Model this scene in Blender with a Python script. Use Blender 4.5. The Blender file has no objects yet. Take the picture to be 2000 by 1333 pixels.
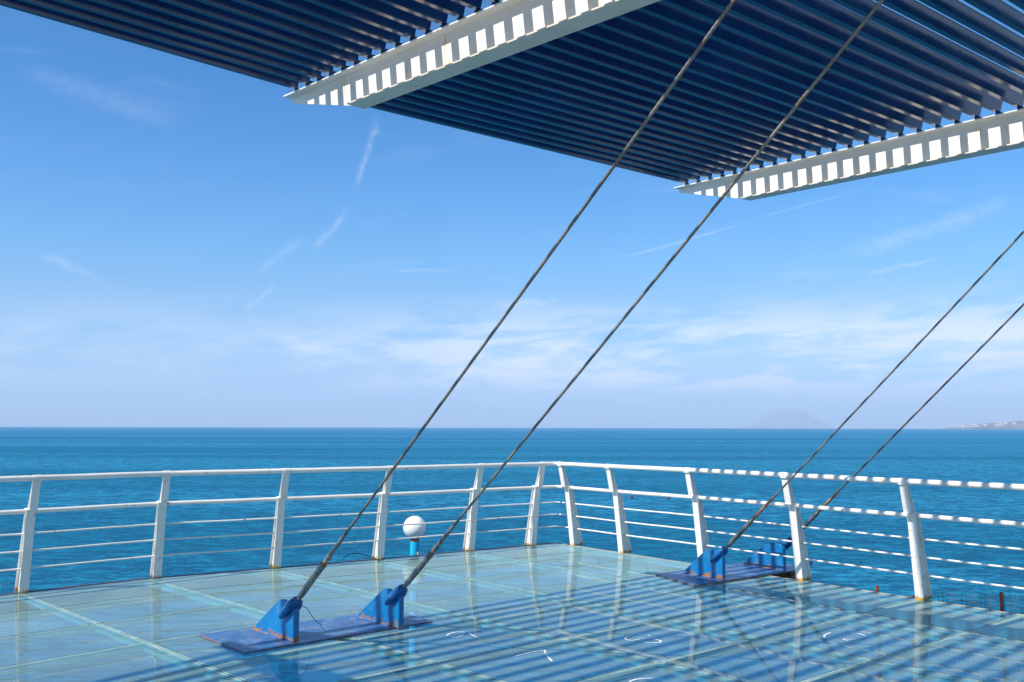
import bpy, bmesh, math, random
from mathutils import Vector, Matrix, noise as mnoise
random.seed(7)
R = math.radians
S = bpy.context.scene
C = S.collection

# ------------------------------------------------------------------ camera
cam_d = bpy.data.cameras.new("camera"); cam = bpy.data.objects.new("camera", cam_d); C.objects.link(cam)
cam_d.sensor_width = 36.0; cam_d.lens = 33.3; cam_d.clip_start = 0.05; cam_d.clip_end = 200000
EYE = Vector((0, 0, 1.6))
_p = math.atan(168 / 1850); _r = 0.0021
_fwd = Vector((0, math.cos(_p), math.sin(_p))); _up0 = Vector((0, -math.sin(_p), math.cos(_p))); _rt0 = Vector((1, 0, 0))
_rt = _rt0 * math.cos(_r) + _up0 * math.sin(_r); _up = _up0 * math.cos(_r) - _rt0 * math.sin(_r)
cam.matrix_world = Matrix(((_rt.x, _up.x, -_fwd.x, EYE.x), (_rt.y, _up.y, -_fwd.y, EYE.y), (_rt.z, _up.z, -_fwd.z, EYE.z), (0, 0, 0, 1)))
S.camera = cam

# ------------------------------------------------------------------ world, sun, exposure
SUN_AZ, SUN_EL = 233.8, 46.5            # where the sun stands: clockwise from +Y
w = bpy.data.worlds.new("World"); S.world = w; w.use_nodes = True
NT = w.node_tree; NT.nodes.clear()

class N:
    """tiny node-building helper"""
    def __init__(s, tree): s.t = tree
    def new(s, typ, **kw):
        n = s.t.nodes.new(typ)
        for k, v in kw.items(): setattr(n, k, v)
        return n
    def put(s, sock, v):
        if isinstance(v, bpy.types.NodeSocket): s.t.links.new(v, sock)
        elif v is not None: sock.default_value = v
    def m(s, op, a, b=None, c=None, clamp=False):
        n = s.new("ShaderNodeMath", operation=op, use_clamp=clamp)
        s.put(n.inputs[0], a)
        if b is not None: s.put(n.inputs[1], b)
        if c is not None: s.put(n.inputs[2], c)
        return n.outputs[0]
    def ramp(s, v, lo, hi, a=0.0, b=1.0, smooth=True):
        n = s.new("ShaderNodeMapRange", interpolation_type='SMOOTHSTEP' if smooth else 'LINEAR')
        s.put(n.inputs[0], v); s.put(n.inputs[1], lo); s.put(n.inputs[2], hi); s.put(n.inputs[3], a); s.put(n.inputs[4], b)
        return n.outputs[0]
    def mix(s, f, a, b, blend='MIX'):
        n = s.new("ShaderNodeMix", data_type='RGBA', blend_type=blend)
        s.put(n.inputs[0], f); s.put(n.inputs[6], a); s.put(n.inputs[7], b)
        return n.outputs[2]
    def noise(s, vec, scale, detail=4, rough=.5, dist=0.0):
        n = s.new("ShaderNodeTexNoise")
        s.put(n.inputs['Vector'], vec); n.inputs['Scale'].default_value = scale
        n.inputs['Detail'].default_value = detail; n.inputs['Roughness'].default_value = rough; n.inputs['Distortion'].default_value = dist
        return n.outputs['Fac']
    def xyz(s, x, y, z):
        n = s.new("ShaderNodeCombineXYZ"); s.put(n.inputs[0], x); s.put(n.inputs[1], y); s.put(n.inputs[2], z); return n.outputs[0]

n = N(NT)
sky = n.new("ShaderNodeTexSky", sky_type='NISHITA', sun_disc=False, sun_elevation=R(SUN_EL), sun_rotation=R(SUN_AZ), altitude=0.0)
sky.air_density = 1.0; sky.dust_density = 0.3; sky.ozone_density = 2.6
tc = n.new("ShaderNodeTexCoord")
sp = n.new("ShaderNodeSeparateXYZ"); NT.links.new(tc.outputs['Generated'], sp.inputs[0])
dx, dy, dz = sp.outputs
az = n.m('MULTIPLY', n.m('ARCTAN2', dx, dy), 57.2958)            # degrees right of +Y
el = n.m('MULTIPLY', n.m('ARCSINE', dz), 57.2958)
# cirrus: noise laid out on the sky, long in azimuth
uv = n.xyz(n.m('MULTIPLY', az, .05), n.m('MULTIPLY', n.m('SUBTRACT', el, n.m('MULTIPLY', az, .05)), .26), 0.0)
c1 = n.noise(uv, 1.6, 7, .58, .5)
c2 = n.noise(uv, 4.6, 6, .62, .6)
cc = n.m('ADD', n.m('MULTIPLY', c1, .66), n.m('MULTIPLY', c2, .34))
band = n.m('MULTIPLY', n.ramp(el, 0.4, 3.4), n.ramp(el, 8.5, 4.2))
side = n.ramp(az, -16.0, 3.0, .26, .92)
cir = n.m('MULTIPLY', n.m('MULTIPLY', n.ramp(cc, .41, .57), band), side)
hi = n.m('MULTIPLY', n.m('MULTIPLY', n.ramp(cc, .52, .80), n.ramp(el, 6.5, 9.0)), n.ramp(az, -8.0, 26.0, .10, .26))
tot = n.m('ADD', n.m('MULTIPLY', cir, 1.0), hi)
def streak(x0, y0, x1, y1, wid, amt, tot, wob=.8):
    """a wisp or condensation trail between two points of the sky (azimuth, elevation in degrees)"""
    L = math.hypot(x1 - x0, y1 - y0); ux, uy = (x1 - x0) / L, (y1 - y0) / L
    a = n.m('SUBTRACT', az, x0); b = n.m('SUBTRACT', el, y0)
    t = n.m('ADD', n.m('MULTIPLY', a, ux), n.m('MULTIPLY', b, uy))
    d = n.m('SUBTRACT', n.m('MULTIPLY', a, -uy), n.m('MULTIPLY', b, -ux))
    wv = n.m('MULTIPLY', n.m('SUBTRACT', n.noise(n.xyz(az, el, 3.0), .9, 4, .6), .5), wob)
    d = n.m('ABSOLUTE', n.m('ADD', d, wv))
    body = n.m('MULTIPLY', n.ramp(d, wid, 0.0), n.m('MULTIPLY', n.ramp(t, 0.0, L * .3), n.ramp(t, L, L * .7)))
    tex = n.ramp(n.noise(n.xyz(az, el, 1.0), 2.6, 6, .65), .3, .65, .35, 1.0)
    return n.m('ADD', tot, n.m('MULTIPLY', n.m('MULTIPLY', body, tex), amt))
# azimuth/elevation of the wisps in the photograph
tot = streak(-9.7, 13.8, -8.2, 18.6, .34, .22, tot)
tot = streak(-12.3, 10.1, -9.8, 13.2, .30, .19, tot)
tot = streak(-16.2, 6.4, -13.9, 8.6, .24, .20, tot)
tot = streak(-15.6, 8.6, -12.3, 11.4, .34, .12, tot)
tot = streak(-27.0, 9.4, -23.5, 8.0, .40, .15, tot)
tot = streak(-7.8, 9.35, -2.9, 9.45, .13, .15, tot, .3)
tot = streak(5.6, 9.9, 14.6, 12.1, .13, .22, tot, .18)
tot = streak(13.5, 12.0, 21.5, 13.6, .10, .16, tot, .15)
tot = streak(-29.0, 19.0, -19.0, 17.0, .9, .09, tot)
tot = streak(18.5, 9.6, 29.0, 12.2, .75, .17, tot)
tot = streak(20.0, 8.7, 25.0, 9.3, .22, .22, tot)
tot = streak(-1.5, 7.4, 3.5, 7.6, .35, .26, tot)
tot = streak(-14.8, 5.4, -7.5, 3.6, .55, .34, tot)
tot = n.m('MINIMUM', tot, .85)
# a milky band low over the sea, thickest near the horizon
# sea air: the sky's own colour balance changes with height above the horizon
rp = n.new("ShaderNodeValToRGB"); n.put(rp.inputs[0], n.m('MULTIPLY', el, 1 / 30.0, clamp=True))
TINT = [(0.0, (.52, .86, 1.60)), (1.8, (.60, .90, 1.52)), (4, (.80, 1.02, 1.36)), (7, (.72, 1.04, 1.34)), (10, (.58, 1.11, 1.48)), (14, (.38, 1.04, 1.54)), (20, (.20, .90, 1.48)), (30, (.55, .95, 1.2))]
for i, (e_, c_) in enumerate(TINT):
    q = rp.color_ramp.elements[i] if i < 2 else rp.color_ramp.elements.new(e_ / 30.0)
    q.position = e_ / 30.0; q.color = (c_[0] / 2, c_[1] / 2, c_[2] / 2, 1)
tintn = n.mix(1.0, sky.outputs[0], rp.outputs[0], 'MULTIPLY')
tintn = n.mix(1.0, tintn, (2, 2, 2, 1), 'MULTIPLY')
final = n.mix(tot, tintn, (9.8, 9.9, 10.4, 1))
bg = n.new("ShaderNodeBackground"); NT.links.new(final, bg.inputs[0]); bg.inputs[1].default_value = 0.090
wo = n.new("ShaderNodeOutputWorld"); NT.links.new(bg.outputs[0], wo.inputs[0])

sl = bpy.data.lights.new("sun", 'SUN'); sl.energy = 4.8; sl.angle = R(0.53); sl.color = (1.0, 0.955, 0.90)
so = bpy.data.objects.new("sun", sl); C.objects.link(so)
_d = Vector((-math.sin(R(SUN_AZ)) * math.cos(R(SUN_EL)), -math.cos(R(SUN_AZ)) * math.cos(R(SUN_EL)), -math.sin(R(SUN_EL))))
so.rotation_euler = _d.to_track_quat('-Z', 'Y').to_euler(); so.location = (-8, -6, 12)
S.view_settings.view_transform = 'Standard'; S.view_settings.look = 'None'; S.view_settings.exposure = 0.28; S.view_settings.gamma = 1.0
S.render.engine = 'CYCLES'
S.cycles.use_denoising = True
S.cycles.max_bounces = 12; S.cycles.transparent_max_bounces = 24
S.cycles.sample_clamp_indirect = 6.0; S.cycles.volume_bounces = 2

# ------------------------------------------------------------------ materials
def mat(name):
    m = bpy.data.materials.new(name); m.use_nodes = True
    m.node_tree.nodes.clear(); k = N(m.node_tree)
    out = k.new("ShaderNodeOutputMaterial"); return m, k, out
def principled(k, out, color, rough=.5, metal=0.0, spec=.5, bump=None, bstr=.2, bdist=.01, **kw):
    b = k.new("ShaderNodeBsdfPrincipled")
    k.put(b.inputs['Base Color'], color); k.put(b.inputs['Roughness'], rough); k.put(b.inputs['Metallic'], metal)
    k.put(b.inputs['Specular IOR Level'], spec)
    for a, v in kw.items(): k.put(b.inputs[a], v)
    if bump is not None:
        bp = k.new("ShaderNodeBump"); bp.inputs['Strength'].default_value = bstr; bp.inputs['Distance'].default_value = bdist
        k.put(bp.inputs['Height'], bump); k.t.links.new(bp.outputs[0], b.inputs['Normal'])
    k.t.links.new(b.outputs[0], out.inputs[0]); return b
def pos(k):
    return k.new("ShaderNodeNewGeometry").outputs['Position']

def m_white(name, rust=.70, stain=.58):
    m, k, out = mat(name); P = pos(k)
    base = k.mix(k.ramp(k.noise(P, 3.0, 5), .35, .75), (.88, .84, .76, 1), (.80, .76, .68, 1))
    st = k.ramp(k.noise(P, 7.0, 6, .7, .4), stain + .12, stain + .2)
    base = k.mix(k.m('MULTIPLY', st, .5), base, (.72, .52, .30, 1))
    zz = k.new("ShaderNodeSeparateXYZ"); k.t.links.new(P, zz.inputs[0])
    ft = k.m('ADD', k.noise(P, 22.0, 5, .65), k.ramp(zz.outputs[2], .055, .0, 0.0, .26))
    base = k.mix(k.m('MULTIPLY', k.ramp(ft, .60, .70), k.m('GREATER_THAN', zz.outputs[2], -.3)), base, (.62, .33, .07, 1))
    rs = k.ramp(k.noise(P, 16.0, 5, .7), rust, rust + .03)
    base = k.mix(rs, base, (.22, .07, .03, 1))
    principled(k, out, base, k.m('ADD', .32, k.m('MULTIPLY', rs, .4)), bump=k.noise(P, 60, 3), bstr=.08, bdist=.004)
    return m
M_WHITE = m_white("white_paint", .69, .60)
M_BAR = m_white("flaking_white_paint", .63, .55)
m, k, out = mat("white_beam_paint"); P = pos(k)
base = k.mix(k.ramp(k.noise(P, 2.0, 5), .35, .75), (.90, .86, .79, 1), (.82, .77, .68, 1))
mp_ = k.new("ShaderNodeMapping"); k.t.links.new(P, mp_.inputs[0]); mp_.inputs['Scale'].default_value = (1, 1, .16)
st = k.ramp(k.noise(mp_.outputs[0], 4.2, 6, .72, .2), .60, .68)
base = k.mix(k.m('MULTIPLY', st, .75), base, (.72, .47, .16, 1))
rs = k.ramp(k.noise(P, 13.0, 6, .72), .68, .72); base = k.mix(rs, base, (.36, .15, .04, 1))
principled(k, out, base, .4, bump=k.noise(P, 25, 4), bstr=.12, bdist=.006); M_WHITE_BEAM = m

m, k, out = mat("navy_louvre_paint"); P = pos(k)
base = k.mix(k.ramp(k.noise(P, 1.7, 5), .35, .7), (.002, .026, .092, 1), (.004, .038, .122, 1))
principled(k, out, base, k.ramp(k.noise(P, 2.2, 5), .3, .7, .11, .20), spec=.75, bump=k.noise(P, 9, 4), bstr=.10, bdist=.01)
M_NAVY = m

def m_blue(name, c0, c1, rustlev, foot_amt=.16):
    m, k, out = mat(name); P = pos(k)
    base = k.mix(k.ramp(k.noise(P, 5.0, 5), .35, .7), c0, c1)
    base = k.mix(k.ramp(k.noise(P, 7.0, 6, .68), .50, .66, 0.0, .45 if foot_amt == 0 else .12), base, (.30, .36, .44, 1))
    # rust gathers at the weld line and along the foot
    z = k.new("ShaderNodeSeparateXYZ"); k.t.links.new(P, z.inputs[0])
    foot = k.ramp(z.outputs[2], .10, .015, 0.0, foot_amt)
    rn = k.m('ADD', k.noise(P, 14.0, 7, .68, .3), foot)
    rs = k.ramp(rn, rustlev, rustlev + .06)
    rc = k.mix(k.noise(P, 60, 4), (.16, .045, .015, 1), (.50, .24, .09, 1))
    base = k.mix(rs, base, rc)
    fl = k.ramp(k.noise(P, 90.0, 2, .5), .72, .75)
    base = k.mix(k.m('MULTIPLY', fl, .7), base, (.6, .6, .58, 1))
    principled(k, out, base, k.m('ADD', .34, k.m('MULTIPLY', rs, .45)), spec=.45, bump=k.noise(P, 45, 5, .6), bstr=.35, bdist=.006)
    return m
M_LUG = m_blue("blue_lug_paint", (.000, .155, .38, 1), (.003, .20, .46, 1), .62)
M_CLEVIS = m_blue("dark_blue_clevis_paint", (.003, .085, .27, 1), (.006, .12, .34, 1), .72)
M_PLATE = m_blue("blue_plate_paint", (.035, .115, .29, 1), (.075, .17, .34, 1), .61, 0.0)

m, k, out = mat("rusty_plate_edge"); P = pos(k)
base = k.mix(k.ramp(k.noise(P, 11, 6, .7), .35, .65), (.14, .035, .015, 1), (.42, .19, .07, 1))
principled(k, out, base, .75, bump=k.noise(P, 50, 4), bstr=.4, bdist=.006); M_RUST = m

m, k, out = mat("weld_rust_and_paint"); P = pos(k)
rc = k.mix(k.noise(P, 50, 4), (.22, .08, .03, 1), (.50, .28, .14, 1))
principled(k, out, k.mix(k.ramp(k.noise(P, 12, 6, .7), .44, .56), (.004, .15, .38, 1), rc), .6, bump=k.noise(P, 70, 4), bstr=.5, bdist=.004); M_WELD = m
m, k, out = mat("orange_rust_post"); P = pos(k)
base = k.mix(k.ramp(k.noise(P, 25, 5), .35, .65), (.30, .055, .02, 1), (.46, .13, .05, 1))
principled(k, out, base, .8, bump=k.noise(P, 70, 4), bstr=.4, bdist=.004); M_RUSTPOST = m

m, k, out = mat("galvanised_steel"); P = pos(k)
base = k.mix(k.ramp(k.noise(P, 20, 5, .6), .35, .7), (.36, .36, .33, 1), (.17, .16, .13, 1))
rs = k.ramp(k.noise(P, 9, 6, .7), .56, .68)
base = k.mix(k.m('MULTIPLY', rs, .8), base, (.22, .09, .035, 1))
principled(k, out, base, .34, metal=.75, bump=k.noise(P, 40, 4), bstr=.15, bdist=.003); M_STEEL = m

m, k, out = mat("rusty_steel_rod"); P = pos(k)
base = k.mix(k.ramp(k.noise(P, 30, 5, .6), .35, .65), (.30, .12, .05, 1), (.50, .32, .20, 1))
principled(k, out, base, .5, metal=.5, bump=k.noise(P, 60, 4), bstr=.25, bdist=.003); M_ROD = m

def m_rope(name, c0, c1, c2):
    m, k, out = mat(name); P = pos(k)
    u = k.new("ShaderNodeUVMap"); sx = k.new("ShaderNodeSeparateXYZ"); k.t.links.new(u.outputs[0], sx.inputs[0])
    lay = k.m('SINE', k.m('MULTIPLY', k.m('ADD', k.m('MULTIPLY', sx.outputs[1], 34.0), k.m('MULTIPLY', sx.outputs[0], 3.0)), 6.28318))
    big = k.ramp(k.noise(P, 2.6, 5, .6), .38, .62)
    base = k.mix(big, c0, c1)
    base = k.mix(k.ramp(k.noise(P, 6.0, 5, .7), .56, .70), base, c2)
    base = k.mix(k.ramp(lay, -1.0, -.2, .35, 0.0), base, (.03, .025, .02, 1))
    principled(k, out, base, .5, metal=.45, bump=lay, bstr=.45, bdist=.003)
    return m
M_ROPE = m_rope("grey_wire_rope", (.24, .215, .185, 1), (.36, .32, .27, 1), (.26, .18, .12, 1))
M_ROPE_RED = m_rope("reddish_wire_rope", (.16, .11, .10, 1), (.30, .22, .19, 1), (.22, .10, .06, 1))

# glass of the deck: a dusty, greenish, partly see-through pane with a clean reflection
m, k, out = mat("deck_glass"); P = pos(k)
dust = k.noise(P, 1.1, 6, .62, .4)
drag = k.new("ShaderNodeMapping"); k.t.links.new(P, drag.inputs[0]); drag.inputs['Rotation'].default_value = (0, 0, R(41)); drag.inputs['Scale'].default_value = (1, 9, 1)
dust2 = k.noise(drag.outputs[0], 1.6, 6, .6)
fine = k.noise(P, 42.0, 3, .6)
dfac = k.m('ADD', k.ramp(k.m('ADD', k.m('MULTIPLY', dust, .6), k.m('MULTIPLY', dust2, .4)), .30, .70, .22, .40), k.ramp(fine, .5, .8, 0.0, .06))
vor = k.new("ShaderNodeTexVoronoi"); k.t.links.new(P, vor.inputs['Vector']); vor.inputs['Scale'].default_value = 3.1
vs = k.new("ShaderNodeSeparateColor"); k.t.links.new(vor.outputs['Color'], vs.inputs[0])
rad = k.ramp(vs.outputs[0], .45, 1.0, 0.0, .030, smooth=False)
speck = k.m('LESS_THAN', vor.outputs['Distance'], rad)
tr = k.new("ShaderNodeBsdfTransparent"); tr.inputs[0].default_value = (.24, .64, .86, 1)
df = k.new("ShaderNodeBsdfDiffuse"); k.put(df.inputs[0], k.mix(dust2, (.38, .60, .54, 1), (.50, .68, .56, 1)))
lw = k.new("ShaderNodeLayerWeight"); lw.inputs['Blend'].default_value = .5
gz = k.ramp(lw.outputs['Facing'], .74, .95, .78, 1.5)            # a dust film looks denser at a grazing angle
mx = k.new("ShaderNodeMixShader"); k.put(mx.inputs[0], k.m('MULTIPLY', dfac, gz, clamp=True)); k.t.links.new(tr.outputs[0], mx.inputs[1]); k.t.links.new(df.outputs[0], mx.inputs[2])
sw = k.new("ShaderNodeBsdfDiffuse"); sw.inputs[0].default_value = (.75, .75, .72, 1)
mx2 = k.new("ShaderNodeMixShader"); k.put(mx2.inputs[0], speck); k.t.links.new(mx.outputs[0], mx2.inputs[1]); k.t.links.new(sw.outputs[0], mx2.inputs[2])
gl = k.new("ShaderNodeBsdfGlossy"); gl.inputs['Roughness'].default_value = .025; gl.inputs['Color'].default_value = (.92, 1, 1, 1)
fr = k.new("ShaderNodeFresnel"); fr.inputs['IOR'].default_value = 1.36
bpn = k.new("ShaderNodeBump"); bpn.inputs['Strength'].default_value = .05; bpn.inputs['Distance'].default_value = .01; k.put(bpn.inputs['Height'], k.noise(P, 2.5, 3))
k.t.links.new(bpn.outputs[0], gl.inputs['Normal'])
mx3 = k.new("ShaderNodeMixShader"); k.put(mx3.inputs[0], k.m('MULTIPLY', fr.outputs[0], .64)); k.t.links.new(mx2.outputs[0], mx3.inputs[1]); k.t.links.new(gl.outputs[0], mx3.inputs[2])
k.t.links.new(mx3.outputs[0], out.inputs[0]); M_GLASS = m
m, k, out = mat("glass_underside")
tr = k.new("ShaderNodeBsdfTransparent"); tr.inputs[0].default_value = (.90, .97, .97, 1); k.t.links.new(tr.outputs[0], out.inputs[0]); M_GLASS_B = m
m, k, out = mat("silicone_joint"); P = pos(k)
principled(k, out, k.mix(k.ramp(k.noise(P, 6, 6, .7), .5, .62), (.035, .06, .07, 1), (.34, .25, .14, 1)), .6); M_JOINT = m
m, k, out = mat("pale_green_joist_paint"); P = pos(k)
b_ = k.mix(k.ramp(k.noise(P, 4, 6, .65), .35, .7), (.72, .80, .70, 1), (.56, .64, .54, 1))
b_ = k.mix(k.ramp(k.noise(P, 9, 6, .7), .60, .68), b_, (.50, .36, .18, 1))
principled(k, out, b_, .6); M_JOIST = m
m, k, out = mat("pale_green_sealant"); P = pos(k)
b_ = k.mix(k.ramp(k.noise(P, 5, 6, .65), .35, .7), (.50, .70, .60, 1), (.34, .50, .43, 1))
b_ = k.mix(k.ramp(k.noise(P, 7, 6, .7), .58, .68), b_, (.42, .36, .20, 1))
principled(k, out, b_, .35); M_SEAL = m
m, k, out = mat("edge_trim_paint"); P = pos(k)
b_ = k.mix(k.ramp(k.noise(P, 3, 6, .65), .4, .65), (.46, .52, .44, 1), (.36, .30, .22, 1))
b_ = k.mix(k.ramp(k.noise(P, 12, 6, .7), .60, .66), b_, (.33, .13, .05, 1))
principled(k, out, b_, .6, bump=k.noise(P, 30, 4), bstr=.2, bdist=.004); M_TRIM = m
m, k, out = mat("purple_edge_trim"); P = pos(k)
principled(k, out, k.mix(k.noise(P, 6, 5), (.05, .07, .13, 1), (.12, .10, .13, 1)), .55); M_TRIM2 = m
m, k, out = mat("white_chalk"); P = pos(k)
principled(k, out, (.82, .84, .86, 1), .9); M_CHALK = m
m, k, out = mat("opal_globe")
principled(k, out, (.86, .84, .80, 1), .28, **{'Subsurface Weight': .15, 'Subsurface Radius': (.05, .05, .05)}); M_GLOBE = m
m, k, out = mat("cyan_post_paint"); P = pos(k)
principled(k, out, k.mix(k.noise(P, 6, 5), (.01, .42, .68, 1), (.015, .50, .78, 1)), .4); M_CYAN = m
m, k, out = mat("dark_rubber"); principled(k, out, (.012, .018, .024, 1), .5); M_DARK = m
m, k, out = mat("net_wire"); principled(k, out, (.12, .12, .12, 1), .7); M_NET = m

# sea
m, k, out = mat("sea_water"); P = pos(k)
def sc(vec, s, rot=0):
    mp = k.new("ShaderNodeMapping"); k.t.links.new(vec, mp.inputs[0]); mp.inputs['Scale'].default_value = s; mp.inputs['Rotation'].default_value = (0, 0, rot); return mp.outputs[0]
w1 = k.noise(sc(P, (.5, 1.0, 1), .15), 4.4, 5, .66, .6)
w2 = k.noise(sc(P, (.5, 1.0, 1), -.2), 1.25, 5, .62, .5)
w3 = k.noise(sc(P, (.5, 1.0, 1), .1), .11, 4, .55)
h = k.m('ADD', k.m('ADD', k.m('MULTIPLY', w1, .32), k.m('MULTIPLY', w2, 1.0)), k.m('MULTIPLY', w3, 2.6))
patch = k.noise(sc(P, (.12, 1.0, 1)), .009, 7, .68)
cl = k.new("ShaderNodeSeparateXYZ"); k.t.links.new(P, cl.inputs[0])
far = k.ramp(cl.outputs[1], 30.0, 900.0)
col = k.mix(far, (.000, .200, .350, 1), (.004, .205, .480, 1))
col = k.mix(k.ramp(patch, .42, .56, 0.0, .9), col, (.03, .34, .56, 1))
col = k.mix(k.ramp(k.m('ADD', k.m('MULTIPLY', w1, .5), k.m('MULTIPLY', w2, .5)), .42, .55, .0, .95), col, (.0, .10, .20, 1))  # ripple light and dark painted into the water colour by wave noise
bpw = k.new("ShaderNodeBump"); bpw.inputs['Strength'].default_value = .9; bpw.inputs['Distance'].default_value = .6; k.put(bpw.inputs['Height'], h)
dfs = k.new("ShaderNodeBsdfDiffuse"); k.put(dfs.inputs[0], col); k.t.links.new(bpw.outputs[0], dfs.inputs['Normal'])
gls = k.new("ShaderNodeBsdfGlossy"); gls.inputs['Roughness'].default_value = .12; k.t.links.new(bpw.outputs[0], gls.inputs['Normal'])
frs = k.new("ShaderNodeFresnel"); frs.inputs['IOR'].default_value = 1.33; k.t.links.new(bpw.outputs[0], frs.inputs['Normal'])
mxs = k.new("ShaderNodeMixShader"); k.put(mxs.inputs[0], k.m('MINIMUM', k.m('MULTIPLY', frs.outputs[0], .5), .16)); k.t.links.new(dfs.outputs[0], mxs.inputs[1]); k.t.links.new(gls.outputs[0], mxs.inputs[2])
k.t.links.new(mxs.outputs[0], out.inputs[0])
M_SEA = m

m, k, out = mat("far_hill"); P = pos(k)
principled(k, out, k.mix(k.ramp(k.noise(P, .002, 5), .4, .6), (.10, .11, .08, 1), (.20, .17, .13, 1)), .9, spec=.1); M_HILL = m
m, k, out = mat("white_render"); principled(k, out, (.56, .48, .44, 1), .8); M_TOWN = m

# ------------------------------------------------------------------ mesh helpers
def link(name, bm, mats, parent=None, smooth=False, autosmooth=None):
    me = bpy.data.meshes.new(name); bm.normal_update(); bm.to_mesh(me); bm.free()
    for q in (mats if isinstance(mats, (list, tuple)) else [mats]): me.materials.append(q)
    if smooth:
        for p in me.polygons: p.use_smooth = True
        if autosmooth is not None:
            try: me.set_sharp_from_angle(angle=R(autosmooth))
            except Exception: pass
    o = bpy.data.objects.new(name, me); C.objects.link(o)
    if parent is not None:
        o.parent = parent; o.matrix_parent_inverse = Matrix.Translation(-parent.location)
    return o
def empty(name, loc, label, cat=None, group=None, kind=None):
    o = bpy.data.objects.new(name, None); C.objects.link(o); o.location = loc; o.empty_display_size = .2
    tag(o, label, cat, group, kind); return o
def tag(o, label=None, cat=None, group=None, kind=None):
    if label: o['label'] = label
    if cat: o['category'] = cat
    if group: o['group'] = group
    if kind: o['kind'] = kind
    return o
def prism(bm, ring, vec, mi=0):
    """solid from a closed ring of points pushed along vec"""
    a = [bm.verts.new(p) for p in ring]; b = [bm.verts.new(Vector(p) + Vector(vec)) for p in ring]
    L = len(ring); f = [bm.faces.new(a), bm.faces.new(b[::-1])]
    for i in range(L): f.append(bm.faces.new((a[i], b[i], b[(i + 1) % L], a[(i + 1) % L])))
    for q in f: q.material_index = mi
    bmesh.ops.recalc_face_normals(bm, faces=f); return f
def box(bm, c, X, Y, Z, sx, sy, sz, mi=0):
    """box centred at c with half-axes along unit vectors X, Y, Z and full sizes sx, sy, sz"""
    c = Vector(c); X = Vector(X) * sx / 2; Y = Vector(Y) * sy / 2; Z = Vector(Z) * sz / 2
    return prism(bm, [c - X - Y - Z, c + X - Y - Z, c + X + Y - Z, c - X + Y - Z], Z * 2, mi)
def tube(bm, pts, r, seg=12, cap=True, uvlen=False):
    """round tube along pts; r a number or list"""
    pts = [Vector(p) for p in pts]; n_ = len(pts); rs = r if isinstance(r, (list, tuple)) else [r] * n_
    uvl = bm.loops.layers.uv.verify() if uvlen else None
    t0 = (pts[1] - pts[0]).normalized(); up = Vector((0, 0, 1)) if abs(t0.z) < .95 else Vector((1, 0, 0))
    nrm = t0.cross(up).normalized(); rings = []; dist = [0.0]
    for i in range(n_):
        if i: dist.append(dist[-1] + (pts[i] - pts[i - 1]).length)
        t = (pts[min(i + 1, n_ - 1)] - pts[max(i - 1, 0)]).normalized()
        nrm = (nrm - t * nrm.dot(t)).normalized(); bn = t.cross(nrm)
        rings.append([bm.verts.new(pts[i] + (nrm * math.cos(a) + bn * math.sin(a)) * rs[i]) for a in [2 * math.pi * j / seg for j in range(seg)]])
    for i in range(n_ - 1):
        for j in range(seg):
            f = bm.faces.new((rings[i][j], rings[i][(j + 1) % seg], rings[i + 1][(j + 1) % seg], rings[i + 1][j])); f.smooth = True
            if uvl:
                for lp, (u, v) in zip(f.loops, ((j / seg, dist[i]), ((j + 1) / seg, dist[i]), ((j + 1) / seg, dist[i + 1]), (j / seg, dist[i + 1]))): lp[uvl].uv = (u, v)
    if cap: bm.faces.new(rings[0][::-1]); bm.faces.new(rings[-1])
def dirv(a): return Vector((math.sin(R(a)), math.cos(R(a)), 0))
ZU = Vector((0, 0, 1))
def bevel(o, w_=.003, seg=2):
    b = o.modifiers.new("bevel", 'BEVEL'); b.width = w_; b.segments = seg; b.limit_method = 'ANGLE'; b.angle_limit = R(40); return o

# ------------------------------------------------------------------ sea, hills
SEA_Z = -6.0
bm = bmesh.new(); rings = []
rad_ = [6, 20, 60, 180, 500, 1400, 3600, 9500]
cv = bm.verts.new((0, 0, SEA_Z)); prev = None
for r_ in rad_:
    cur = [bm.verts.new((r_ * math.cos(a), r_ * math.sin(a), SEA_Z)) for a in [2 * math.pi * i / 96 for i in range(96)]]
    for i in range(96):
        if prev is None: bm.faces.new((cv, cur[i], cur[(i + 1) % 96]))
        else: bm.faces.new((prev[i], cur[i], cur[(i + 1) % 96], prev[(i + 1) % 96]))
    prev = cur
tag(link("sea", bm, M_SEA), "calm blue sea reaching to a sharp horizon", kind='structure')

m, k, out = mat("warmed_flange_paint"); P = pos(k)  # warm bounced light put into the bottom flange colour; orange spots are rust
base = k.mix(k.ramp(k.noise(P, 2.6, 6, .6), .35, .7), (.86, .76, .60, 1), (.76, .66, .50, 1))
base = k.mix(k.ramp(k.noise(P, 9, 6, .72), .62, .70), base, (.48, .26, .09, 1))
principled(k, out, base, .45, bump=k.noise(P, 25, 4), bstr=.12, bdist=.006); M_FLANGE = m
m, k, out = mat("pale_paving"); P = pos(k)
brk = k.new("ShaderNodeTexBrick"); k.t.links.new(P, brk.inputs['Vector']); brk.inputs['Scale'].default_value = 1.6
brk.inputs['Color1'].default_value = (.62, .57, .49, 1); brk.inputs['Color2'].default_value = (.56, .51, .43, 1); brk.inputs['Mortar'].default_value = (.33, .30, .25, 1); brk.inputs['Mortar Size'].default_value = .012
principled(k, out, brk.outputs[0], .8, spec=.2); M_PAVE = m
m, k, out = mat("pale_sand"); P = pos(k)
principled(k, out, k.mix(k.noise(P, .4, 6), (.60, .53, .41, 1), (.50, .44, .33, 1)), .9, spec=.1); M_SAND = m
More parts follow.
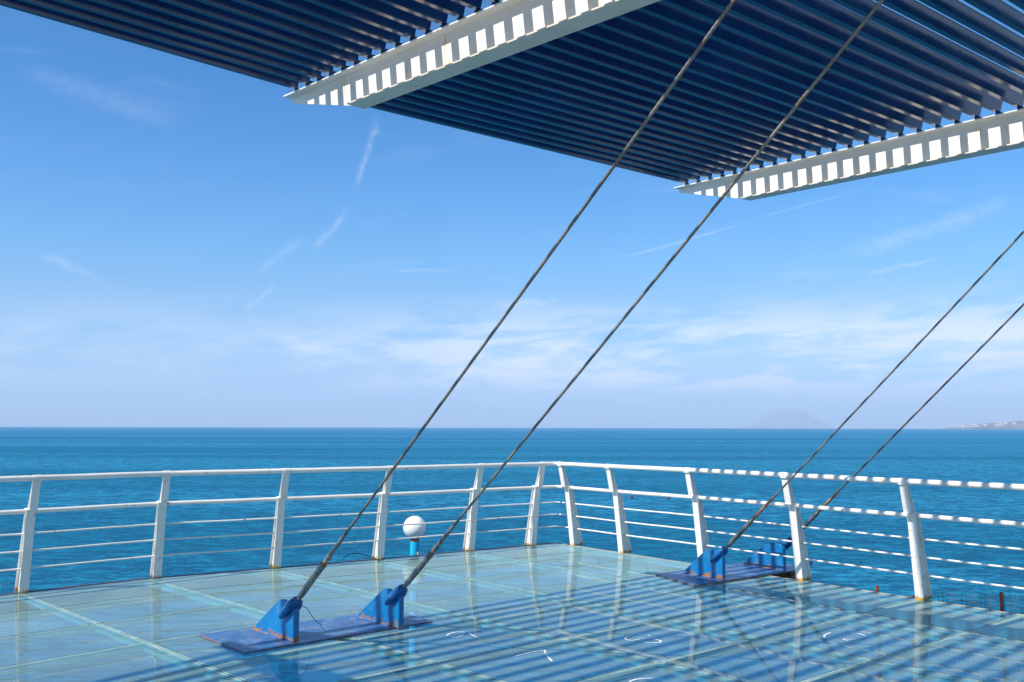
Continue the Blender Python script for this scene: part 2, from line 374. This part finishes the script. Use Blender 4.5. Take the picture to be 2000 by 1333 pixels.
# unseen paving and sand added behind the camera to throw light up under the canopy
bm = bmesh.new(); prism(bm, [Vector(p) for p in ((-26, -1.0, -.25), (-26, -26, -.25), (22, -26, -.25), (22, -1.0, -.25))], ZU * .235)
tag(link("bounce_paving", bm, M_PAVE), "unseen pale paving added behind the glass deck to bounce light", kind='structure')
bm = bmesh.new(); NXX = 40
rowa = [bm.verts.new((-340 + 680 * i / NXX, -12 - 6 * math.sin(i * .9) - abs(-340 + 680 * i / NXX) * .22, SEA_Z - .4)) for i in range(NXX + 1)]
rowb = [bm.verts.new((-340 + 680 * i / NXX, -26 - 5 * math.sin(i * .7) - abs(-340 + 680 * i / NXX) * .22, SEA_Z + 1.6)) for i in range(NXX + 1)]
rowc = [bm.verts.new((-340 + 680 * i / NXX, -420, SEA_Z + 5.0)) for i in range(NXX + 1)]
for ra, rb in ((rowa, rowb), (rowb, rowc)):
    for i in range(NXX): bm.faces.new((ra[i], ra[i + 1], rb[i + 1], rb[i]))
tag(link("bounce_sand", bm, M_SAND, smooth=True), "unseen pale sand added behind the terrace to bounce light", kind='structure')

def ridge(name, D, a0, a1, prof, depth, mat_, zb, seedv):
    """a hill range at distance D between two azimuths; prof(t)->height; has real depth"""
    bm = bmesh.new(); NX, NY = 90, 10; g = []
    for j in range(NY + 1):
        row = []
        for i in range(NX + 1):
            t = i / NX; a = a0 + (a1 - a0) * t; s_ = j / NY
            hh = prof(t) * math.sin(math.pi * min(1, s_ * 1.0)) ** .8
            nz = mnoise.fractal(Vector((t * 9 + seedv, s_ * 3, 0)), .9, 2.0, 5)
            z = zb + max(0, hh * (1 + .22 * nz))
            d = dirv(a) * (D + depth * (s_ - .5)); row.append(bm.verts.new((d.x, d.y, z)))
        g.append(row)
    for j in range(NY):
        for i in range(NX): bm.faces.new((g[j][i], g[j][i + 1], g[j + 1][i + 1], g[j + 1][i]))
    return link(name, bm, mat_, smooth=True)
def bell(t, c, s_): return math.exp(-((t - c) / s_) ** 2)
tag(ridge("hills", 33000, 12.9, 19.3, lambda t: 560 * (bell(t, .38, .17) * .72 + bell(t, .62, .20) * .9 + .10) * min(1, 8 * t * (1 - t)), 5200, M_HILL, -60, 3.0),
    "faint blue mountain fading into haze on the horizon", kind='structure')
coast = tag(ridge("coast", 9300, 24.3, 33.5, lambda t: 95 * max(0, (t - .02)) ** .8 * 1.5 + 6, 1500, M_HILL, -7, 8.0),
    "low hazy coast rising at the right end of the horizon", kind='structure')
bm = bmesh.new()
for i in range(90):
    a = random.uniform(24.8, 31.5); t = (a - 24.3) / 9.2; top = 95 * max(0, t - .02) ** .8 * 1.5 + 6
    u = random.random() ** 1.5
    d = dirv(a) * (8700 + 500 * u); hgt = random.uniform(5, 11); wd = random.uniform(8, 30)
    box(bm, (d.x, d.y, -7 + top * math.sin(math.pi * (.1 + .33 * u)) ** .8 + hgt / 2), dirv(a + 90), dirv(a), ZU, wd, 14, hgt)
tag(link("far_town", bm, M_TOWN), "tiny white houses of a far town on the hazy coast", "town", kind='stuff')

# ------------------------------------------------------------------ glass deck
deck = empty("deck", (0, 6, 0), "terrace deck of dusty greenish glass panels in rows", kind='structure')
# radial joints: a point on each, its bearing, and how far along it each cross joint lies
BL = [((-7.95, 6.85), 133.9, [-.1 + .95 * i for i in range(8)]),
      ((-6.35, 7.10), 134.6, [-.32, .61, 1.62, 2.60, 3.54, 4.40, 5.34, 6.25]),
      ((-4.72, 7.35), 135.3, [-1.30, -.37, .63, 1.58, 2.53, 3.40, 4.36, 5.27]),
      ((-3.15, 7.67), 136.0, [-2.26, -1.26, -.31, .63, 1.59, 2.52, 3.50, 4.42]),
      ((-1.71, 7.93), 137.1, [-3.07, -2.10, -1.17, -.20, .78, 1.74, 2.72, 3.65]),
      ((-.36, 8.24), 138.8, [-3.56, -2.60, -1.69, -.72, .19, 1.14, 2.09, 3.02]),
      ((.79, 8.78), 140.0, [-3.75, -2.77, -1.89, -1.00, -.06, .82, 1.76, 2.67]),
      ((1.60, 9.77), 141.2, [-3.45, -2.52, -1.63, -.74, .19, 1.09, 1.98, 2.91]),
      ((2.60, 10.65), 143.1, [-3.33, -2.43, -1.55, -.64, .28, 1.14, 2.01, 2.95])]
ROWS = 16
def node(j, i):
    c, a, ts = BL[j]; t = ts[i] if i < 8 else ts[7] + .945 * (i - 7)
    q = dirv(a) * t; return Vector((c[0] + q.x, c[1] + q.y, 0))
GAP = .044; TH = .024
def inset(q, g):
    out = []
    for i in range(4):
        a, b, c = q[i - 1], q[i], q[(i + 1) % 4]
        d1 = (b - a).normalized(); d2 = (c - b).normalized(); n1 = ZU.cross(d1); n2 = ZU.cross(d2)
        cen = sum(q, Vector()) / 4
        if n1.dot(cen - b) < 0: n1 = -n1
        if n2.dot(cen - b) < 0: n2 = -n2
        dd = n1.dot(n2); out.append(b + (n1 + n2) * g / (1 + dd))
    return out
for j in range(len(BL) - 1):
    for i in range(ROWS - 1):
        q = [node(j, i), node(j + 1, i), node(j + 1, i + 1), node(j, i + 1)]
        cen = sum(q, Vector()) / 4
        if cen.y < -.4: continue
        q = inset(q, GAP / 2)
        bm = bmesh.new()
        top = [bm.verts.new(v) for v in q]; bot = [bm.verts.new(v - ZU * TH) for v in q]
        fs = [bm.faces.new(top), bm.faces.new(bot[::-1])]
        for e in range(4): fs.append(bm.faces.new((top[e], bot[e], bot[(e + 1) % 4], top[(e + 1) % 4])))
        bmesh.ops.recalc_face_normals(bm, faces=fs)
        for f in fs[1:]: f.material_index = 1
        link("glass_panel", bm, [M_GLASS, M_GLASS_B], deck)
# joints between the panels (a little below the glass face) and the joists under them
bmj = bmesh.new(); bmr = bmesh.new(); bms = bmesh.new()
def strip(bm, a, b, wd, z0, z1, mi=0):
    d = (b - a); L = d.length
    if L < .01: return
    d.normalize(); s_ = d.cross(ZU) * wd / 2
    prism(bm, [a - s_ + ZU * z0, b - s_ + ZU * z0, b + s_ + ZU * z0, a + s_ + ZU * z0], ZU * (z1 - z0), mi)
for j in range(len(BL)):
    for i in range(ROWS - 1):
        a, b = node(j, i), node(j, i + 1)
        if a.y < -.4: continue
        strip(bmj, a, b, .008, -.020, -.0012)
        s_ = (b - a).normalized().cross(ZU)
        for o_ in (-.0125, .0125): strip(bms, a + s_ * o_, b + s_ * o_, .016, -.0215, -.0022)
        wd = {0: .07, 1: .07, 2: .07, 3: .075, 4: .15 if i < 3 else .08, 5: .09, 6: .10, 7: .09, 8: .14}[j]
        strip(bmr, a, b, wd, -.052, -.034 - .0006 * (j % 2))
for i in range(ROWS):
    for j in range(len(BL) - 1):
        a, b = node(j, i), node(j + 1, i)
        if min(a.y, b.y) < -.4: continue
        strip(bmj, a, b, .007, -.019, -.0016)
        s_ = (b - a).normalized().cross(ZU)
        for o_ in (-.0115, .0115): strip(bms, a + s_ * o_, b + s_ * o_, .015, -.0212, -.0026)
        for o_ in (-.030, .030): strip(bmr, a + s_ * o_, b + s_ * o_, .020, -.053, -.0375)
link("joint", bmj, M_JOINT, deck); link("sealant", bms, M_SEAL, deck)
link("joist", bmr, M_JOIST, deck)
# edge trims
bm = bmesh.new()
for i in range(ROWS - 1):
    a, b = node(8, i), node(8, i + 1); o_ = dirv(53) * .035
    if i == 0: a = a - dirv(143.1) * .03
    strip(bm, a + o_, b + o_, .060, -.26, -.0005 + .0008 * (i % 2))
link("edge_trim", bm, M_TRIM, deck)
bm = bmesh.new()
for j in range(len(BL) - 1):
    a, b = node(j, 0), node(j + 1, 0); o_ = (b - a).normalized().cross(ZU) * -1
    strip(bm, a + o_ * .030, b + o_ * .030, .050, -.26, .004 + .001 * (j % 2))
link("edge_trim", bm, M_TRIM2, deck)
# hand-drawn white marks on the glass
MARKS = [[(-.359, 7.575), (-.435, 7.574), (-.486, 7.5), (-.489, 7.429), (-.448, 7.394), (-.387, 7.43), (-.355, 7.575)], [(-.359, 7.575), (-.29, 7.448), (-.235, 7.326)],
 [(.03, 6.8), (.114, 6.891), (.207, 6.969), (.255, 6.985)], [(.237, 6.985), (.246, 6.846), (.278, 6.657)],
 [(1.068, 7.461), (1.042, 7.497), (.954, 7.496), (.88, 7.406), (.864, 7.336), (.906, 7.302), (.965, 7.337)], [(.963, 7.354), (1.053, 7.355), (1.115, 7.304), (1.108, 7.236), (1.052, 7.219), (.989, 7.235)],
 [(.743, 6.138), (.785, 6.187), (.837, 6.212), (.914, 6.225)],
 [(2.297, 9.544), (2.352, 9.725), (2.449, 9.605), (2.571, 9.402)], [(2.416, 9.287), (2.571, 9.402), (2.737, 9.49)],
 [(2.018, 8.051), (2.053, 8.072), (2.093, 8.094)], [(2.029, 7.867), (2.099, 7.848), (2.195, 7.909)],
 [(2.496, 7.584), (2.421, 7.492), (2.392, 7.403), (2.402, 7.351)], [(2.603, 7.604), (2.668, 7.586)], [(2.702, 7.568), (2.724, 7.477), (2.676, 7.388), (2.585, 7.352), (2.519, 7.352), (2.541, 7.283), (2.582, 7.25)]]
bm = bmesh.new()
def catmull(P, per=6):
    P = [Vector((p[0], p[1], 0)) if len(p) == 2 else Vector(p) for p in P]; o = []
    for i in range(len(P) - 1):
        p0, p1, p2, p3 = P[max(i - 1, 0)], P[i], P[i + 1], P[min(i + 2, len(P) - 1)]
        for s_ in range(per):
            t = s_ / per
            o.append(.5 * ((2 * p1) + (p2 - p0) * t + (2 * p0 - 5 * p1 + 4 * p2 - p3) * t * t + (3 * p1 - p0 - 3 * p2 + p3) * t ** 3))
    o.append(P[-1]); return o
for st in MARKS:
    pts = catmull(st); wds = [random.uniform(.010, .018) for _ in pts]; lastv = None
    for i, p in enumerate(pts):
        t = (pts[min(i + 1, len(pts) - 1)] - pts[max(i - 1, 0)]).normalized(); s_ = t.cross(ZU) * wds[i] / 2
        v = (bm.verts.new(p - s_ + ZU * .004), bm.verts.new(p + s_ + ZU * .004))
        if lastv: bm.faces.new((lastv[0], lastv[1], v[1], v[0]))
        lastv = v
link("hand_drawn_mark", bm, M_CHALK, deck)

# ------------------------------------------------------------------ railing
RAIL = empty("railing", (.67, 13.3, 0), "white painted steel railing round the glass deck, with inward leaning posts and five rails", "railing")
LP = [(-4.689, 9.286), (-3.757, 10.229), (-2.652, 10.901), (-1.582, 11.622), (-.517, 12.444), (.297, 13.042)]
RP = [(.826, 13.051), (1.396, 12.274), (2.218, 11.251), (3.022, 10.116), (3.807, 9.006)]
LP = [(-6.54, 7.40), (-5.62, 8.34)] + LP
RP = RP + [(4.61, 7.93), (5.41, 6.85)]
def edge_az(P, i, lo):
    a = Vector(P[max(i - 1, 0)]); b = Vector(P[min(i + 1, len(P) - 1)]); d = b - a
    return math.degrees(math.atan2(d.x, d.y))
posts = []
for side, P in (('L', LP), ('R', RP)):
    for i, p in enumerate(P):
        a = edge_az(P, i, 0)
        if side == 'L': a = .35 * a + .65 * 54.5 if i > 2 else a
        else: a = 143.8
        inn = dirv(a + 90); org = Vector((p[0], p[1], 0)) - inn * .17
        posts.append((side, org, inn, dirv(a)))
def ps(org, inn, u, z): return org + inn * u + ZU * z
WEB_L = [(-.015, -.22), (.150, -.22), (.165, 0), (.262, .80), (.196, .80), (.012, 0)]
WEB_U = [(.245, .812), (.322, .812), (.378, 1.075), (.345, 1.075)]
for side, org, inn, al in posts:
    bm = bmesh.new()
    prism(bm, [ps(org, inn, u, z) - al * .005 for u, z in WEB_L], al * .010)
    prism(bm, [ps(org, inn, u, z) - al * .005 for u, z in WEB_U], al * .010)
    def flange(u0, z0, u1, z1, wd, th):
        d = (Vector((u1 - u0, 0, z1 - z0))).normalized(); nx, nz = d.z * th, -d.x * th
        prism(bm, [ps(org, inn, u0, z0) - al * wd / 2, ps(org, inn, u1, z1) - al * wd / 2, ps(org, inn, u1 + nx, z1 + nz) - al * wd / 2, ps(org, inn, u0 + nx, z0 + nz) - al * wd / 2], al * wd)
    flange(.1655, 0.001, .2625, .80, .086, .010)          # inner flange, lower
    flange(-.0155, -.22, .002, -.03, .060, -.008)
    flange(.012, .001, .1955, .80, .060, -.008)             # outer flange
    flange(.3225, .812, .3785, 1.075, .074, .009)         # inner flange, upper
    flange(.2445, .812, .3445, 1.075, .050, -.007)
    box(bm, ps(org, inn, .262, .806), al, inn, ZU, .078, .150, .010)   # cap plate at the step
    box(bm, ps(org, inn, .374, 1.083), al, inn, ZU, .080, .060, .014)
    o = link("post", bm, M_WHITE, RAIL); bevel(o, .0008, 1)
def rail_pts(u, z):
    Ls = [ps(o_, i_, u, z) for s_, o_, i_, a_ in posts if s_ == 'L']; Rs = [ps(o_, i_, u, z) for s_, o_, i_, a_ in posts if s_ == 'R']
    # the corner: run both sides on until they meet, then round the bend
    p, r_ = Ls[-1], (Ls[-1] - Ls[-2]).normalized(); q, s_ = Rs[0], (Rs[0] - Rs[1]).normalized()
    det = r_.x * -s_.y + s_.x * r_.y; dx_, dy_ = q.x - p.x, q.y - p.y
    t = (dx_ * -s_.y + s_.x * dy_) / det; X = p + r_ * t; X.z = z
    a = X - (X - p).normalized() * .07; b = X + (q - X).normalized() * .07
    arc = [a.lerp(X, t_).lerp(X.lerp(b, t_), t_) for t_ in (0, .25, .5, .75, 1)]
    return Ls, arc, Rs
def make_rail(name, u, z, r):
    Ls, arc, Rs = rail_pts(u, z); bm = bmesh.new(); pts = Ls[:-1] + [Ls[-1]] + arc + Rs
    dense = []
    for i in range(len(pts) - 1):
        nseg = max(1, int((pts[i + 1] - pts[i]).length / .12))
        for q in range(nseg):
            p = pts[i].lerp(pts[i + 1], q / nseg)
            if 0 < q < nseg: p = p + Vector((0, 0, .0007 * math.sin(i * 3.7 + q * 1.1)))
            dense.append(p)
    dense.append(pts[-1]); tube(bm, dense, r, 14 if r > .015 else 8)
    if r > .025:                                                       # welded sleeves where the pipe is joined
        for side, org, inn, al in posts:
            c = ps(org, inn, u, z); tube(bm, [c - al * .035, c + al * .035], r * 1.13, 14)
    link(name, bm, M_BAR if r < .015 else M_WHITE, RAIL, smooth=True, autosmooth=50)
make_rail("top_rail", .378, 1.105, .0275)
make_rail("middle_rail", .228, .782, .0225)
for z, u in ((.225, .115), (.394, .137), (.563, .158)): make_rail("bar", u, z, .0095)

# ------------------------------------------------------------------ anchor plates with lugs
def anchor(name, label, poly, th, lugs, raise_=0.0):
    root = empty(name, (sum(p[0] for p in poly) / len(poly), sum(p[1] for p in poly) / len(poly), 0), label, "anchor", "cable anchors on the deck")
    bm = bmesh.new(); fs = prism(bm, [Vector((p[0], p[1], .003)) for p in poly], ZU * th)
    for f in fs:
        if abs(f.normal.z) < .5: f.material_index = 1
    pl = link("base_plate", bm, [M_PLATE, M_RUST], root); bevel(pl, .003, 1)
    for back, front in lugs:
        b = Vector((back[0], back[1], 0)); f_ = Vector((front[0], front[1], 0)); d = (f_ - b).normalized(); L = (f_ - b).length; s_ = d.cross(ZU)
        z0 = .003 + th
        # stiffener: thin plate with a long sloping back
        bm = bmesh.new(); H = .285
        ring = [(0, 0), (L - .145, 0), (L - .145, H + .002), (L - .205, H), (L - .235, H - .006), (L - .262, H - .022)]
        prism(bm, [b + d * u + ZU * (z0 + z - .001) - s_ * .014 for u, z in ring], s_ * .028)
        g = link("stiffener", bm, M_LUG, root); bevel(g, .006, 2)
        # lug: thick round-topped eye plate
        bm = bmesh.new(); wl = .150; r_ = wl * .5; cx_ = L - r_
        arc = [(cx_ + r_ * math.cos(t), H - r_ + .01 + r_ * math.sin(t)) for t in [math.pi * q / 14 for q in range(15)]]
        ring = [(L - wl, 0), (L, 0)] + arc
        prism(bm, [b + d * u + ZU * (z0 + z - .0015) - s_ * .026 for u, z in ring], s_ * .052)
        g = link("lug", bm, M_LUG, root); bevel(g, .008, 3)
        for sg in (-1, 1):                                            # weld beads
            bm = bmesh.new(); q0 = b + d * (L - wl) + s_ * sg * .016
            tube(bm, [q0 + ZU * (z0 + .01 + .012 * q) + s_ * sg * random.uniform(0, .0015) for q in range(17)], [random.uniform(.005, .0085) for q in range(17)], 8)
            tube(bm, [b + d * (.02 + (L - wl - .02) * q / 16) + s_ * sg * .016 + ZU * (z0 + .001) for q in range(17)], [random.uniform(.004, .009) for q in range(17)], 8)
            link("weld_bead", bm, M_WELD, g)
    return root
PL1 = [(-2.395, 7.428), (-1.877, 6.843), (-.646, 7.941), (-1.02, 8.40)]
PL2 = [(1.568, 10.475), (1.833, 9.720), (3.25, 10.82), (3.36, 11.20), (2.734, 11.40)]
L1 = ((-2.031, 7.633), (-1.590, 7.170)); L2 = ((-1.3, 8.143), (-.870, 7.655)); L3 = ((1.883, 10.588), (2.230, 10.116)); L4 = ((2.704, 11.258), (3.049, 10.750))
anchor("anchor", "blue steel base plate with two lugs at the foot of the two left cables", PL1, .013, [L1, L2])
A2 = anchor("anchor", "shaded blue base plate with two lugs by the right-hand railing, one lug outside the rails", PL2, .013, [L3, L4])
bm = bmesh.new()   # bracket that carries the part of the plate beyond the deck edge
prism(bm, [Vector((x, y, -.16)) for x, y in ((2.62, 11.22), (3.12, 10.78), (3.24, 10.83), (3.34, 11.18), (2.76, 11.37))], ZU * .158)
link("bracket", bm, M_RUST, A2)
bm = bmesh.new(); box(bm, (3.46, 11.16, .045), (1, 0, 0), (0, 1, 0), ZU, .05, .05, .04); tube(bm, [(3.46, 11.16, .02), (3.46, 11.16, .085)], .012, 8); box(bm, (3.40, 11.17, .008), (1, 0, 0), (0, 1, 0), ZU, .16, .06, .016)
link("bolt", bm, M_CLEVIS, A2)

# ------------------------------------------------------------------ stay cables
def cable(label, back, front, piv, az_, el_, rusty, rope_mat, length, group):
    b = Vector((back[0], back[1], 0)); f_ = Vector((front[0], front[1], 0)); s_ = (f_ - b).normalized().cross(ZU)
    P0 = Vector(piv)
    d = dirv(az_) * math.cos(R(el_)) + ZU * math.sin(R(el_))
    s2 = d.cross(ZU).normalized(); nn = s2.cross(d)
    root = empty("stay_cable", P0, label, "cable", group)
    at = lambda t: P0 + d * t
    bm = bmesh.new()   # clevis: two rounded jaws astride the lug, closing in a collar round the rod
    for sg in (-1, 1):
        jaw = [(-.115, .006, .040), (-.10, .015, .041), (-.065, .024, .043), (0, .031, .044), (.05, .034, .036), (.085, .034, .022), (.11, .028, .008)]
        tube(bm, [at(t) + s2 * sg * lat for t, r_, lat in jaw], [r_ for t, r_, lat in jaw], 16)
    tube(bm, [at(.055), at(.075), at(.105), at(.128), at(.132)], [.030, .043, .040, .028, .015], 18)
    link("clevis", bm, M_CLEVIS, root)
    bm = bmesh.new(); tube(bm, [P0 - s2 * .078, P0 + s2 * .078], .011, 14); link("pin", bm, M_CLEVIS, root)
    bm = bmesh.new(); tube(bm, [at(.10), at(.175)], .0125, 12); link("threaded_rod", bm, M_ROD, root)
    bm = bmesh.new(); tube(bm, [at(.565), at(.655)], .0150, 12); link("threaded_rod", bm, M_ROD, root)
    bm = bmesh.new(); tube(bm, [at(.165), at(.172), at(.20), at(.55), at(.572), at(.580)], [.018, .022, .0242, .0242, .022, .017], 16)
    tube(bm, [at(.545), at(.575)], .0265, 16)
    link("turnbuckle", bm, M_STEEL, root, smooth=True, autosmooth=40)
    bm = bmesh.new(); tube(bm, [at(.640), at(.648), at(.93), at(.955)], [.0175, .018, .0150, .012], 14); tube(bm, [at(.645), at(.668)], .0225, 14)
    link("swaged_socket", bm, M_STEEL if not rusty else M_ROD, root, smooth=True, autosmooth=40)
    bm = bmesh.new(); nseg = 60; pts = []
    for i in range(nseg + 1):
        t = .93 + (length - .93) * i / nseg; q = (t - .9) / (length - .9)
        pts.append(at(t) - nn * (.008 * 4 * q * (1 - q)) * (length / 6) ** 2)
    tube(bm, pts, .0094, 12, uvlen=True); link("wire_rope", bm, rope_mat, root)
    return root
exec_c = [("leftmost grey stay cable, rising from the near left lug", L1, (-1.643, 7.208, .246), 137, 40.55, 0, M_ROPE, 6.0),
          ("grey stay cable second from left, passing just right of the white globe lamp", L2, (-.917, 7.695, .256), 137, 40.60, 0, M_ROPE, 6.0),
          ("brownish stay cable from the lug inside the right-hand railing, the left one of its pair", L3, (2.193, 10.170, .255), 141.0, 42.78, 1, M_ROPE, 6.0),
          ("dark reddish stay cable from the lug outside the right-hand railing, rightmost of all", L4, (3.101, 10.903, .268), 141.0, 42.85, 1, M_ROPE_RED, 6.0)]
for lb, lug_, piv, az_, el_, ru, rm, ln in exec_c: cable(lb, lug_[0], lug_[1], piv, az_, el_, ru, rm, ln, "stay cables of the canopy")

# ------------------------------------------------------------------ canopy of louvres on white beams
BT = [Vector((-8.65, .43, 4.5)), Vector((-5.62, 4.56, 4.5)), Vector((-2.015, 8.105, 4.5)), Vector((1.959, 11.279, 4.5))]
BA = [123.4, 130.5, 137.5, 144.5]
SLOPE = -.041; FW = .165; DEP = .30; BLEN = 8.6
CAN = empty("canopy", (-.1, 9.7, 4.5), "louvred sun canopy of navy slats resting on white I-beams, over the glass deck", "canopy")
BC = []
for T, a in zip(BT, BA):
    d = dirv(a); l = dirv(a - 90); BC.append((T + l * FW / 2, d, l))
def bpnt(b, s_, lat=0.0, z=0.0):
    c, d, l = BC[b]; return c + d * s_ + l * lat + ZU * (SLOPE * s_ + z)
for b in range(4):
    bm = bmesh.new()
    t_ = .013
    def slab(s0, s1, l0, l1, z0, z1):
        prism(bm, [bpnt(b, s0, l0, z0), bpnt(b, s1, l0, z0), bpnt(b, s1, l1, z0), bpnt(b, s0, l1, z0)], ZU * (z1 - z0))
    slab(0, BLEN, -FW / 2, FW / 2, -t_, 0)                              # top flange
    web = [(.012, -t_), (BLEN, -t_), (BLEN, -DEP + t_), (1.0, -DEP + t_), (.90, -DEP + .035), (.012, -.055)]
    prism(bm, [bpnt(b, s_, -.005, z) for s_, z in web], BC[b][2] * .010)
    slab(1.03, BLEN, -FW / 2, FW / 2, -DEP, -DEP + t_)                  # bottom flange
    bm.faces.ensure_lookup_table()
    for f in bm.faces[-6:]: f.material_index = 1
    for s_ in (4.9,): prism(bm, [bpnt(b, s_, .006, -t_), bpnt(b, s_, FW / 2 - .01, -t_), bpnt(b, s_, FW / 2 - .01, -DEP + t_), bpnt(b, s_, .006, -DEP + t_)], BC[b][1] * .010)
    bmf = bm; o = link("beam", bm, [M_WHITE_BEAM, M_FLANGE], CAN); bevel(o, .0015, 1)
PITCH = .1865; NS = 40
for bay in range(3):
    bm = bmesh.new(); bf = bmesh.new()
    for q in range(NS):
        s0 = .185 + PITCH * q
        ends = []
        for b, lat in ((bay, .012), (bay + 1, -.072)):
            dl = random.uniform(-.0035, .0035); dzz = random.uniform(-.001, .0025)
            def P_(ds, dz): return bpnt(b, s0 + ds + dl, lat, .0150 + dzz + dz)
            # strip along the bottom, face rising inwards, small lip on top
            prof = [(0, 0), (.044, 0), (.068, .0825), (.072, .0835), (.0725, .0865), (.0655, .086), (.0415, .0035), (.003, .0035), (.003, .016), (0, .016)]
            ends.append([P_(*u) for u in prof])
        A_, B_ = ends
        a = [bm.verts.new(p) for p in A_]; c = [bm.verts.new(p) for p in B_]; L = len(a)
        fs = [bm.faces.new(a), bm.faces.new(c[::-1])]
        for i in range(L): fs.append(bm.faces.new((a[i], c[i], c[(i + 1) % L], a[(i + 1) % L])))
        bmesh.ops.recalc_face_normals(bm, faces=fs)
        for b, lat in ((bay, .030), (bay + 1, -.069)):                 # feet on the beam
            prism(bf, [bpnt(b, s0 + .002, lat - .012, .0005), bpnt(b, s0 + .050, lat - .012, .0005), bpnt(b, s0 + .050, lat + .012, .0005), bpnt(b, s0 + .002, lat + .012, .0005)], ZU * .0135)
    link("louvre_panel", bm, M_NAVY, CAN)
    link("louvre_feet", bf, M_NAVY, CAN)["kind"] = "stuff"

# ------------------------------------------------------------------ globe lamp beyond the left fence
lamp = empty("globe_lamp", (-1.275, 12.62, 0), "round white globe lamp on a short cyan post behind the railing", "lamp")
bm = bmesh.new(); bmesh.ops.create_uvsphere(bm, u_segments=48, v_segments=32, radius=.150, matrix=Matrix.Translation((-1.275, 12.62, .283)))
link("globe", bm, M_GLOBE, lamp, smooth=True)
bm = bmesh.new(); tube(bm, [(-1.27, 12.62, -1.6), (-1.27, 12.62, .10)], .062, 28); link("lamp_post", bm, M_CYAN, lamp, smooth=True, autosmooth=40)
bm = bmesh.new(); tube(bm, [(-1.27, 12.62, .095), (-1.27, 12.62, .142)], [.050, .060], 28); link("collar", bm, M_RUST, lamp, smooth=True, autosmooth=40)
bm = bmesh.new(); tube(bm, [(-1.225, 12.565, -.5), (-1.225, 12.565, -.06), (-1.221, 12.575, -.03)], .010, 8); link("conduit", bm, M_WHITE, lamp)

# ------------------------------------------------------------------ loose wires
bm = bmesh.new(); tube(bm, catmull([(-1.614, 7.25, .262), (-1.57, 7.29, .252), (-1.546, 7.33, .225), (-1.545, 7.475, .150), (-1.544, 7.673, .060), (-1.529, 7.783, .019)]), .0028, 6)
tag(link("loose_wire", bm, M_DARK), "thin black wire dangling from the nearest lug onto its blue plate", "wire", "loose wires on the cables")
bm = bmesh.new(); tube(bm, catmull([(-1.19, 6.79, .672), (-1.15, 6.82, .70), (-1.08, 6.86, .700), (-1.0, 6.92, .665), (-.95, 6.97, .630)]), .0028, 6)
tag(link("loose_wire", bm, M_DARK), "thin black wire end curling out from the turnbuckle of the left cable", "wire", "loose wires on the cables")

# ------------------------------------------------------------------ two sea birds on the water
m, k, out = mat("brown_feathers"); principled(k, out, (.16, .08, .05, 1), .8); M_BIRD = m
m, k, out = mat("pale_feathers"); principled(k, out, (.55, .50, .46, 1), .8); M_BIRD2 = m
for x, y, rot, lb in ((12.9, 103.0, 1.2, "small brown bird floating on the sea, the left one of two"), (16.6, 101.5, .5, "small brown bird floating on the sea, the right one of two")):
    r_ = Matrix.Translation((x, y, SEA_Z + .02)) @ Matrix.Rotation(rot, 4, 'Z')
    bd = empty("sea_bird", (x, y, SEA_Z), lb, "bird", "birds on the water")
    bm = bmesh.new(); tube(bm, [r_ @ Vector(p) for p in ((-.26, 0, .14), (-.20, 0, .10), (-.08, 0, .08), (.06, 0, .09), (.15, 0, .14), (.18, 0, .24), (.20, 0, .30), (.26, 0, .31), (.30, 0, .30))], [.01, .06, .11, .12, .08, .045, .055, .045, .012], 12)
    link("body", bm, M_BIRD, bd, smooth=True)
    bm = bmesh.new(); tube(bm, [r_ @ Vector(p) for p in ((.28, 0, .305), (.36, 0, .29))], [.016, .004], 8); link("beak", bm, M_BIRD2, bd)
    for sg in (-1, 1):
        bm = bmesh.new(); tube(bm, [r_ @ Vector(p) for p in ((.08, sg * .09, .12), (-.05, sg * .11, .14), (-.22, sg * .05, .16))], [.03, .045, .008], 8); link("wing", bm, M_BIRD, bd, smooth=True)

# ------------------------------------------------------------------ rusty posts and net outside the right edge
fence = empty("rusty_fence", (4.4, 9.2, -.6), "low fence of rusty posts and wire net just outside the right edge of the deck", "fence")
fd = dirv(143.6); fo = dirv(53.6)
def fp(px): return px
for (x, y, top) in ((3.607, 9.525, .048), (3.828, 9.228, .005), (4.411, 8.696, .129), (5.02, 7.90, .12)):
    bm = bmesh.new(); tube(bm, [(x, y, -1.4), (x, y, top)], .017, 12); link("post", bm, M_RUSTPOST, fence, smooth=True, autosmooth=40)
bm = bmesh.new()
p0 = Vector((4.06, 9.19, 0)); 
def thin(a, b): tube(bm, [a, b], .0022, 4, cap=False)
for q in range(64):
    a = p0 + fd * (.045 * q); top = .02 + .10 * min(1, q / 14) + .01 * math.sin(q * .5)
    thin(Vector((a.x, a.y, -.75)), Vector((a.x, a.y, top)))
for q in range(19):
    z = -.72 + .045 * q; thin(Vector((p0.x, p0.y, z)), Vector((p0.x, p0.y, z)) + fd * 2.9)
link("wire_net", bm, M_NET, fence)

# ------------------------------------------------------------------ haze over the sea
bm = bmesh.new(); box(bm, (0, 0, (820 - 82) / 2), (1, 0, 0), (0, 1, 0), ZU, 72000, 72000, 820 + 82)
m, k, out = mat("sea_haze"); v = k.new("ShaderNodeVolumePrincipled")
v.inputs['Color'].default_value = (.74, .86, 1.0, 1); v.inputs['Density'].default_value = 7.2e-5; v.inputs['Anisotropy'].default_value = 0.0
k.t.links.new(v.outputs[0], out.inputs['Volume'])
hz = link("haze", bm, m); tag(hz, "pale blue sea haze", kind='stuff')
